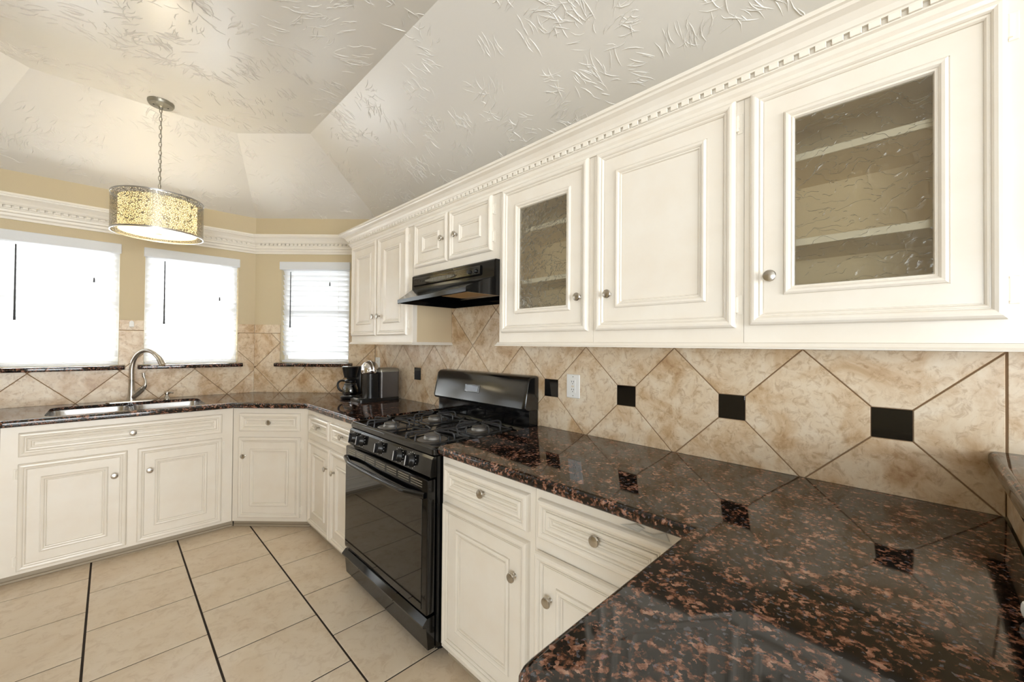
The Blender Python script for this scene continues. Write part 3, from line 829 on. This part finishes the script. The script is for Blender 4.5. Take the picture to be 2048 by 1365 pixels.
# half wall behind the peninsula with raised bar ledge
bm = new(); box(bm, .386, 1.674, -.30, -.168, 0, 1.045)
hw_ = struct(obj('wall_peninsula', bm, 'wall_paint'))
Th, lh = wall_frame((.386, -.168), (1.674, -.168))
Th = Matrix(((-1, 0, 0, 1.674), (0, -1, 0, -.168), (0, 0, 1, 0), (0, 0, 0, 1)))
bm = new(); box(bm, 0, 1.288, -.0045, 0, ZC + .001, 1.044, Th); obj('grout', bm, 'wall_grout', hw_)
for i in range(5):
    a = .004 + i * .259; b = min(a + .255, 1.288)
    lay_tile(Th, [[(a, ZC + .003), (b, ZC + .003), (b, 1.044), (a, 1.044)]], hw_)
bm = slab([(.35, -.44), (1.674, -.44), (1.674, -.128), (.35, -.128)], {0, 2, 3}, 1.0455, 1.087)
tag(obj('bar_ledge', bm, 'granite', None, True), 'raised granite bar ledge on the low tiled wall at the right edge', 'ledge')
# white dish at the very edge of the frame
bm = new(); lathe(bm, [(.010, 0), (.014, .002), (.0175, .008), (.019, .016), (.0185, .024), (.017, .028), (.015, .029), (.013, .024), (.003, .020)], 32)
tag(obj('small_dish', bm, 'ceramic_white', None, True, (1.060, -.1340, ZC + .0005)), 'tiny white rounded dish on the granite at the right edge of the frame', 'dish')

# ------------------------------------------------------------------ sink and tap
root = thing('kitchen_sink', 'double-bowl stainless undermount sink set into the granite below the windows', 'sink', (.1075, 3.804, .68))
Q = lambda x, y: (x - .1075, y - 3.81)
for (a, b) in ((-.278, .096), (.119, .493)):
    bm = new()
    x0, x1 = a - .1075, b - .1075
    rg = []
    for ins_, z in ((-.006, .2175), (0, .2175), (.003, .205), (.012, .06), (.030, .035), (.060, .028)):
        rg.append([(x, y, z) for x, y in rrect(x0 + ins_, x1 - ins_, -.222 + ins_, .222 - ins_, max(.07 - ins_ * .3, .02))])
    loft(bm, rg, True, False, True)
    bowl = obj('bowl', bm, 'stainless', root, True)
    bm = new(); lathe(bm, [(.042, .0285), (.040, .031), (.030, .030), (.028, .0285)], 20, Matrix.Translation(((x0 + x1) / 2, .03, 0))); obj('drain', bm, 'chrome', bowl, True)
bm = new(); box(bm, -.0022, .0022, -.20, .20, .2, .2165); obj('divider', bm, 'stainless', root)
root = thing('faucet', 'brushed nickel gooseneck pull-down faucet with side lever behind the sink', 'faucet', (.112, 4.085, ZC))
bm = new(); pl = [(x, y) for x, y in rrect(-.135, .135, -.030, .030, .029)]
loft(bm, [[(x, y, 0) for x, y in pl], [(x, y, .005) for x, y in pl], [(x * .985, y * .93, .008) for x, y in pl]], True, True, True); obj('deck_plate', bm, 'brushed_nickel', root, True)
bm = new(); lathe(bm, [(.026, .008), (.0255, .012), (.021, .05), (.0175, .11), (.0165, .16), (.0168, .162)], 24); obj('body', bm, 'brushed_nickel', root, True)
s = .7071
P_ = lambda a, z: (a * s, -a * s, z)
bm = new(); pts = smooth_path([P_(0, .160), P_(0, .25), P_(.018, .315), P_(.055, .360), P_(.105, .378), P_(.155, .362), P_(.190, .326)], 6)
tube(bm, pts, [.0155 - .001 * min(i / 10, 1) for i in range(len(pts))], 16); obj('neck', bm, 'brushed_nickel', root, True)
bm = new(); pts = smooth_path([P_(.172, .348), P_(.200, .320), P_(.228, .272)], 5); tube(bm, pts, [.0155 + .006 * i / (len(pts) - 1) for i in range(len(pts))], 16); sp = obj('spray_head', bm, 'brushed_nickel', root, True)
bm = new(); pts = smooth_path([P_(.012, .030), P_(.05, .066), P_(.082, .096)], 4); tube(bm, pts, [.017, .0175, .018, .0185, .019, .019, .019, .018, .0175][:len(pts)], 14)
lv = obj('valve', bm, 'brushed_nickel', root, True)
bm = new(); pts = smooth_path([P_(.084, .098), P_(.100, .120), P_(.101, .150), P_(.090, .185), P_(.084, .212)], 5)
tube(bm, pts, [.0165 - .0095 * min(1, i / 10) + (.003 if i > 14 else 0) for i in range(len(pts))], 12); obj('lever', bm, 'brushed_nickel', lv, True)
root = thing('soap_dispenser', 'small nickel soap dispenser right of the faucet', 'dispenser', (.312, 4.085, ZC))
bm = new(); lathe(bm, [(.021, 0), (.021, .004), (.018, .008), (.014, .024), (.010, .030), (.010, .036)], 18); obj('base', bm, 'brushed_nickel', root, True)
bm = new(); lathe(bm, [(.012, .0365), (.016, .040), (.017, .054), (.013, .060), (.004, .062)], 18); tube(bm, [(0, 0, .052), (.02, -.02, .053), (.032, -.032, .048)], [.008, .007, .005], 10); obj('pump_head', bm, 'brushed_nickel', root, True)

# ------------------------------------------------------------------ gas range
YR0, YR1 = 1.474, 2.322
root = thing('gas_range', 'black freestanding gas range with four burners and a glass oven door', 'stove', (1.0, (YR0 + YR1) / 2, 0), RW)
hw = (YR1 - YR0) / 2            # local x -hw..hw (left..right seen from the front), local y 0 (front) .. .67 (wall)
bm = new(); box(bm, -hw, hw, .012, .665, .045, .872); obj('body', bm, 'black_enamel', root)
for x in (-hw + .05, hw - .05):
    for y in (.07, .6):
        bm = new(); lathe(bm, [(.018, .0005), (.018, .01), (.008, .012), (.008, .0449)], 10, Matrix.Translation((x, y, 0))); obj('foot', bm, 'black_plastic', root)
# cooktop: tray with raised rim
bm = new()
rg = []
for ins_, z in ((.002, .8725), (-.004, .880), (-.004, .902), (.002, .909), (.010, .911), (.020, .909), (.030, .896), (.06, .893)):
    rg.append([(x, y, z) for x, y in rrect(-hw + ins_ + .001, hw - ins_ - .001, -.004 + ins_, .598 - ins_ * .6, .02, 4)])
loft(bm, rg, True, True, True); obj('cooktop', bm, 'black_enamel', root, True)
# control panel
bm = new(); loft(bm, [[(x, -.004, .8715), (x, -.012, .862), (x, -.024, .790), (x, -.020, .784), (x, .0115, .784), (x, .0115, .8715)] for x in (-hw + .004, hw - .004)], True, True, True)
cp = obj('control_panel', bm, 'black_enamel', root)
bm = new(); Tk = Matrix.Rotation(PI / 2 - .16, 4, 'X')
lathe(bm, [(.030, 0), (.030, .004), (.026, .008), (.0245, .020), (.022, .024), (.004, .025)], 24, Tk); box(bm, -.005, .005, -.024, .024, .020, .034, Tk, bev=.002)
kn0 = obj('knob', bm, 'black_plastic', None, True); kn_me = kn0.data; bpy.data.objects.remove(kn0)
bm = new()
for k_ in range(13):
    a = math.radians(-60 + k_ * 25); c_, s_ = math.cos(a) * .0365, math.sin(a) * .0365
    box(bm, c_ - .0013, c_ + .0013, s_ - .0013, s_ + .0013, .0002, .0010, Tk)
mk = obj('m', bm, 'white_mark'); mk_me = mk.data; bpy.data.objects.remove(mk)
bm = new(); box(bm, -.0022, .0022, -.021, .021, .0338, .0346, Tk); pt = obj('m', bm, 'white_mark'); pt_me = pt.data; bpy.data.objects.remove(pt)
yc = (YR0 + YR1) / 2
for Y in (2.245, 2.150, 1.935, 1.745, 1.635):
    kk = link(kn_me, 'knob', root, (yc - Y, -.0185, .829)); link(pt_me, 'pointer', kk, (0, 0, 0)); link(mk_me, 'dial_marks', cp, (yc - Y, -.0185, .829))
# oven door
bm = new(); box(bm, -hw + .003, hw - .003, -.036, .008, .200, .776, bev=.006, seg=2); od = obj('oven_door', bm, 'black_enamel', root, True)
bm = new(); box(bm, -hw + .012, hw - .040, -.0385, -.0362, .215, .690, bev=.001); og = obj('door_glass', bm, 'black_glass', od)
bm = new()
for rr in range(3):
    for k_ in range(7):
        wd = .105; a = -hw + .04 + k_ * .112
        if a + wd > hw - .03: wd = hw - .03 - a
        box(bm, a, a + wd - .012, -.0372, -.0362, .738 + rr * .011, .743 + rr * .011)
obj('vent_slots', bm, 'pewter', od)
bm = new(); pts = []
for k_ in range(25):
    t = k_ / 24; x = -hw + .015 + (2 * hw - .03) * t; b = math.sin(PI * t)
    pts.append((x, -.040 - .034 * min(1, b * 2.2), .712 - .006 * b))
tube(bm, pts, .0135, 10); obj('handle', bm, 'black_enamel', od, True)
# storage drawer
bm = new(); loft(bm, [[(x, .008, .188), (x, -.030, .188), (x, -.052, .166), (x, -.050, .156), (x, -.034, .148), (x, -.024, .052), (x, .008, .048)] for x in (-hw + .004, hw - .004)], True, True, True)
dw = obj('storage_drawer', bm, 'black_enamel', root)
bm = new(); box(bm, -hw + .14, hw - .26, -.034, -.030, .1885, .1915); obj('grip_slot', bm, 'dark_slot', dw)
# backguard
bm = new(); box(bm, -hw + .004, hw - .004, .600, .668, .873, 1.005); bgd = obj('backguard', bm, 'black_enamel', root)
bm = new(); cr = []
prof_b = [(.668, .998), (.585, .998), (.562, 1.006), (.556, 1.018), (.588, 1.172), (.604, 1.186), (.622, 1.190), (.668, 1.190)]
for x, k_ in ((-hw - .002, .90), (-hw + .006, .975), (-hw + .02, 1), (hw - .02, 1), (hw - .006, .975), (hw + .002, .90)):
    cr.append([(x, .625 + (y - .625) * k_, 1.094 + (z - 1.094) * k_) for y, z in prof_b])
loft(bm, cr, True, True, True); con = obj('console', bm, 'console_enamel', root, True)
Td = Matrix.Translation((.0, .572, 1.092)) @ Matrix.Rotation(-.203, 4, 'X')
bm = new(); box(bm, -.072 - .03, .072 - .03, -.0022, .004, -.024, .024, Td, bev=.002); dp_ = obj('clock_panel', bm, 'black_glass', con)
bm = new(); box(bm, -.055 - .03, .055 - .03, -.0032, -.0023, -.016, .016, Td); obj('clock_display', bm, 'display_grey', dp_)
# burners and grates
bspots = [(yc - 2.10, .130), (yc - 1.69, .130), (yc - 2.11, .430), (yc - 1.69, .430)]
for (x, y) in bspots:
    bm = new(); lathe(bm, [(.075, .8935), (.070, .896), (.045, .897), (.043, .906), (.040, .910), (.036, .911)], 24, Matrix.Translation((x, y, 0))); bu = obj('burner', bm, 'burner_metal', root, True)
    bm = new(); lathe(bm, [(.040, .9112), (.0405, .915), (.034, .918), (.004, .919)], 24, Matrix.Translation((x, y, 0))); obj('burner_cap', bm, 'burner_metal', bu, True)
bm = new(); a = .124; zb, zt = .901, .936
tube(bm, [(-a, -a, zb), (a, -a, zb), (a, a, zb), (-a, a, zb), (-a, -a, zb)], .0042, 8)
gf = obj('grate', bm, 'cast_iron'); gf_me = gf.data; bpy.data.objects.remove(gf)
bm = new()
for sgn in (-1, 1):
    pts = smooth_path([(sgn * .040, -a, zb), (sgn * .040, -a + .002, zt - .012), (sgn * .034, -a + .014, zt), (sgn * .022, -.060, zt), (sgn * .008, -.030, zt)], 4)
    tube(bm, pts, .0044, 8)
tube(bm, [(-.008, -.030, zt), (0, -.026, zt), (.008, -.030, zt)], .0044, 8)
fg = obj('finger', bm, 'cast_iron', None, True); fg_me = fg.data; bpy.data.objects.remove(fg)
for (x, y) in bspots:
    g = link(gf_me, 'grate', root, (x, y, 0))
    for k_ in range(4): link(fg_me, 'grate_finger', g, (0, 0, 0), (0, 0, k_ * PI / 2))

# ------------------------------------------------------------------ range hood
root = thing('range_hood', 'black under-cabinet range hood with rounded front lip above the range', 'range hood', (XF, 1.856, 1.6), RW)
xl, xr = 1.856 - 2.238, 1.856 - 1.474
fl, fr_ = 1.235 - XF, 1.158 - XF           # front lip depth left and right
bk = W - XF - .010
bm = new()
def hood_ring(x, fy):
    return [(x, bk, .186), (x, -.026, .186), (x, -.034, .178), (x, -.036, .098), (x, fy * .55 - .01, .062), (x, fy + .012, .034), (x, fy, .027), (x, fy, .006), (x, fy + .004, .003), (x, fy + .012, .006), (x, fy + .014, .024), (x, -.02, .070), (x, bk - .012, .070), (x, bk - .012, .004), (x, bk, .004)]
rings = [hood_ring(xl + (xr - xl) * t, fl + (fr_ - fl) * t) for t in (0, .5, 1)]
loft(bm, rings, True, True, True); obj('shell', bm, 'black_enamel', root, True)
for x, fy in ((xl, fl), (xr - .008, fr_)):
    bm = new(); loft(bm, [[(xx, bk - .0122, .004), (xx, fy + .013, .005), (xx, fy + .013, .027), (xx, -.021, .071), (xx, bk - .0122, .0705)] for xx in (x + .0003, x + .0077)], True, True, True); obj('side_skirt', bm, 'black_enamel', root)
bm = new(); prs = [(-.0362, .166), (-.0430, .160), (-.0450, .120), (-.0362, .112)]
loft(bm, [[(x, y, z) for y, z in prs] for x in (xl + .03, xr - .10)], True, True, True); cs = obj('control_strip', bm, 'black_glass', root)
bm = new(); n_ = 16; el = [(.155 * math.cos(2 * PI * k_ / n_) - .07, .012 * math.sin(2 * PI * k_ / n_) + .136) for k_ in range(n_)]
loft(bm, [[(x, -.0435, z) for x, z in el], [(x, -.0480, z) for x, z in el]], True, True, True); vg = obj('vent_grille', bm, 'black_plastic', cs)
for k_ in range(21):
    x = -.07 + (k_ - 10) * .0135; hh = .010 * math.sqrt(max(0, 1 - ((k_ - 10) / 11.2) ** 2))
    bm = new(); box(bm, x - .003, x + .003, -.0500, -.0481, .136 - hh, .136 + hh); obj('grille_rib', bm, 'pewter', vg)
for x in (xr - .185, xr - .135):
    bm = new(); lathe(bm, [(.012, 0), (.012, .004), (.009, .012), (.002, .013)], 14, Matrix.Translation((x, -.0440, .138)) @ Matrix.Rotation(PI / 2, 4, 'X')); obj('switch_knob', bm, 'black_plastic', cs, True)
bm = new(); box(bm, xl + .20, xr - .06, -.08, .20, .050, .058, bev=.002); fl_ = obj('filter', bm, 'hood_filter', root)
bm = new(); box(bm, xl + .185, xr - .045, -.095, -.0805, .040, .060); box(bm, xl + .185, xr - .045, .2005, .212, .040, .060); obj('filter_frame', bm, 'stainless', fl_)
bm = new(); box(bm, xr - .055, xr - .012, -.03, .16, .016, .058, bev=.008, seg=2); obj('lamp_lens', bm, 'lamp_lens', root, True)

# ------------------------------------------------------------------ pendant
PX, PY = .209, 3.434
root = thing('pendant_light', 'drum pendant with pierced metal shade hanging on a chain above the sink', 'lamp', (PX, PY, 2.04))
bm = new(); lathe(bm, [(.068, .8595), (.068, .850), (.062, .838), (.020, .832), (.012, .826), (.010, .815)], 32); can = obj('canopy', bm, 'pewter', root, True)
for sx in (-.035, .035):
    bm = new(); lathe(bm, [(.005, .8385), (.005, .834), (.002, .832)], 8, Matrix.Translation((sx, 0, 0))); obj('screw', bm, 'dark_slot', can)
bm = new(); pts = [(.0068 * math.cos(2 * PI * k_ / 14), 0, .0165 * math.sin(2 * PI * k_ / 14)) for k_ in range(15)]; tube(bm, pts, .0018, 6, False)
lk = obj('chain_link', bm, 'pewter', root); z = .805; i = 0
while z > .262:
    if i == 0: lk.location = (0, 0, z)
    else: copy_obj(lk, root, (0, 0, z), (0, 0, PI / 2 * (i % 2)))
    z -= .0272; i += 1
bm = new(); tube(bm, [(.004, 0, .815), (.005, .003, .6), (.003, -.003, .4), (.004, 0, .24)], .0016, 6); obj('cord', bm, 'pewter', root)
RO, RI = .227, .192
def drum(bm, r, z0, z1, t, n=64): 
    loft(bm, [[(rr * math.cos(2 * PI * k_ / n), rr * math.sin(2 * PI * k_ / n), zz) for k_ in range(n)] for rr, zz in ((r, z0), (r, z1), (r - t, z1), (r - t, z0), (r, z0))], True)
bm = new(); n_ = 64
loft(bm, [[(RO * math.cos(2 * PI * k_ / n_), RO * math.sin(2 * PI * k_ / n_), zz) for k_ in range(n_)] for zz in (.008, .228)], True)
sh = obj('outer_shade', bm, 'metal_mesh', root, True)
bm = new(); drum(bm, RO + .0015, .0, .010, .006); drum(bm, RO + .0015, .226, .236, .006); obj('shade_rim', bm, 'stainless', sh, True)
bm = new(); drum(bm, RI, .014, .215, .0015); inn = obj('inner_shade', bm, 'shade_fabric', root, True)
bm = new(); lathe(bm, [(RI - .002, .016), (RI - .002, .018)], 48); df = obj('diffuser', bm, 'lamp_diffuser', inn)
bm = new(); lathe(bm, [(.016, .004), (.016, .010), (.006, .013), (.004, .0159)], 16); obj('finial', bm, 'pewter', df, True)
bm = new()
for k_ in range(3):
    a = k_ * 2 * PI / 3 + .4; tube(bm, [(.01 * math.cos(a), .01 * math.sin(a), .228), ((RO - .004) * math.cos(a), (RO - .004) * math.sin(a), .230)], .0025, 6)
lathe(bm, [(.014, .215), (.014, .245), (.006, .252)], 12); obj('spider', bm, 'pewter', root)
for k_ in range(2):
    a = k_ * PI + .7
    bm = new(); lathe(bm, [(.012, .19), (.012, .15), (.016, .14), (.028, .11), (.028, .09), (.018, .072), (.004, .066)], 16, Matrix.Translation((.07 * math.cos(a), .07 * math.sin(a), 0))); obj('light_bulb', bm, 'bulb', root, True)
lp = bpy.data.lights.new('pendant_glow', 'POINT'); lp.energy = 4.0; lp.color = (1, .93, .80); lp.shadow_soft_size = .06
lo = bpy.data.objects.new('pendant_glow', lp); C.objects.link(lo); lo.parent = root; lo.location = (0, 0, .12)

# ------------------------------------------------------------------ small appliances
# drip coffee maker facing the room
root = thing('drip_coffee_maker', 'black drip coffee maker with glass carafe in the worktop corner', 'coffee maker', (1.362, 3.205, ZC), -.785)
bm = new(); lathe(bm, [(.070, .0005), (.074, .006), (.074, .020), (.066, .026), (.060, .027)], 28); box(bm, -.060, .060, .03, .125, .0005, .030, bev=.006); obj('base', bm, 'black_plastic', root, True)
bm = new(); lathe(bm, [(.056, .0275), (.056, .030), (.050, .031)], 28); obj('warming_plate', bm, 'stainless', root, True)
bm = new(); box(bm, -.060, .060, .066, .124, .0305, .255, bev=.010, seg=2); obj('tower', bm, 'black_plastic', root, True)
bm = new(); lathe(bm, [(.040, .168), (.046, .172), (.062, .245), (.064, .252), (.060, .258), (.004, .258)], 28); obj('filter_basket', bm, 'black_plastic', root, True)
bm = new(); lathe(bm, [(.045, .0315), (.055, .036), (.061, .060), (.058, .085), (.046, .115), (.038, .128), (.040, .134), (.0385, .134), (.0365, .128), (.0445, .114), (.0565, .085), (.0595, .060), (.0535, .0375), (.004, .034)], 28); cf = obj('carafe', bm, 'carafe_glass', root, True)
bm = new(); lathe(bm, [(.041, .134), (.042, .146), (.034, .152), (.004, .153)], 24); lathe(bm, [(.0475, .108), (.0475, .118), (.0445, .122), (.0445, .112)], 24, I4, False, False); obj('lid', bm, 'black_plastic', cf, True)
bm = new(); pts = smooth_path([(-.038, -.006, .142), (-.070, -.010, .144), (-.092, -.014, .125), (-.090, -.014, .090), (-.072, -.010, .066), (-.058, -.008, .062)], 5); tube(bm, pts, .0085, 10); obj('handle', bm, 'black_plastic', cf, True)
# capsule brewer against the range wall, front towards the room
root = thing('capsule_brewer', 'black capsule coffee brewer with chrome dome and grey side panel against the range wall', 'coffee maker', (1.36, 3.000, ZC), RW)
# local: x = -Y (right side nearer the camera), y = towards the wall
bm = new(); pl = rrect(-.085, .085, -.055, .280, .03); loft(bm, [[(x, y, z * 1) for x, y in pl] for z in (.0005, .018)] + [[(x * .97, y * .985 + .001, .024) for x, y in pl]], True, True, True); obj('base', bm, 'black_plastic', root, True)
bm = new(); box(bm, -.05, .05, -.045, .02, .0242, .030, bev=.002); obj('drip_tray', bm, 'stainless', root)
bm = new(); pl = rrect(-.064, .064, .025, .125, .035); loft(bm, [[(x, y, z) for x, y in pl] for z in (.0245, .212)], True, True, True); obj('column', bm, 'black_plastic', root, True)
bm = new(); pl = rrect(-.080, .080, .118, .276, .018); loft(bm, [[(x, y, z) for x, y in pl] for z in (.0245, .222)], True, True, True); tk = obj('side_panel', bm, 'grey_panel', root, True)
bm = new(); pl = rrect(-.081, .081, .112, .278, .02); loft(bm, [[(x, y, .2225) for x, y in pl], [(x, y, .232) for x, y in pl], [(x * .95, .195 + (y - .195) * .95, .246) for x, y in pl], [(x * .8, .195 + (y - .195) * .9, .250) for x, y in pl]], True, True, True); obj('tank_lid', bm, 'pewter', tk, True)
bm = new(); Tdm = Matrix.Translation((0, .066, .2125)) @ Matrix.Diagonal((1, 1.0, 1, 1)); lathe(bm, [(.062, 0), (.066, .008), (.066, .030), (.060, .058), (.046, .080), (.026, .092), (.003, .096)], 28, Tdm); obj('chrome_dome', bm, 'chrome', root, True)
bm = new(); pts = [(.070 * math.cos(a), .066 + .0 * a, .2325 + .075 * math.sin(a)) for a in [PI * k_ / 16 for k_ in range(17)]]; tube(bm, pts, .006, 8); obj('lift_handle', bm, 'chrome', root, True)

# ------------------------------------------------------------------ outlets and clip
def outlet(label, Y, z, full=True):
    root = thing('wall_outlet', label, 'outlet', (W - .0005, Y, z), RW, 'white wall outlets')
    bm = new(); box(bm, -.041, .041, -.006, 0, -.060, .060, bev=.003); pltt = obj('cover_plate', bm, 'white_plastic', root)
    bm = new(); box(bm, -.017, .017, -.0085, -.0061, -.034, .034, bev=.001); rc = obj('receptacle', bm, 'white_plastic', root)
    bm = new()
    for zz in (-.020, .020):
        for xx in (-.006, .006): box(bm, xx - .0012, xx + .0012, -.0090, -.0086, zz, zz + .008)
        lathe(bm, [(.0024, 0), (.0024, .0005)], 8, Matrix.Translation((0, -.0086, zz - .007)) @ Matrix.Rotation(PI / 2, 4, 'X'))
    obj('slots', bm, 'dark_slot', rc)
    bm = new(); box(bm, -.008, .008, -.0095, -.0086, -.004, -.0005); box(bm, -.008, .008, -.0095, -.0086, .0005, .004); obj('test_button', bm, 'lamp_lens', rc)
    for zz in (-.048, .048):
        bm = new(); lathe(bm, [(.003, 0), (.002, .0008)], 8, Matrix.Translation((0, -.0061, zz)) @ Matrix.Rotation(PI / 2, 4, 'X')); obj('screw', bm, 'pewter', pltt)
outlet('white wall outlet on the tiles right of the range between black accent tiles', 1.241, 1.152)
outlet('white wall outlet half hidden behind the capsule brewer in the corner', 3.365, 1.180)
bm = new(); pl = [(-.0135, 0), (.0135, 0), (.0135, .026)] + [(.0135 * math.cos(a), .030 + .017 * math.sin(a)) for a in [PI * k_ / 8 for k_ in range(9)]] + [(-.0135, .026)]
loft(bm, [[(x, 0, z_) for x, z_ in pl], [(x, -.010, z_) for x, z_ in pl], [(x * .8, -.013, .022 + (z_ - .022) * .85) for x, z_ in pl]], True, True, True)
tag(obj('adhesive_clip', bm, 'white_plastic', None, False, (.109, D - .0005, 1.471)), 'small white round-topped clip stuck on the border tile between the sink windows', 'clip')
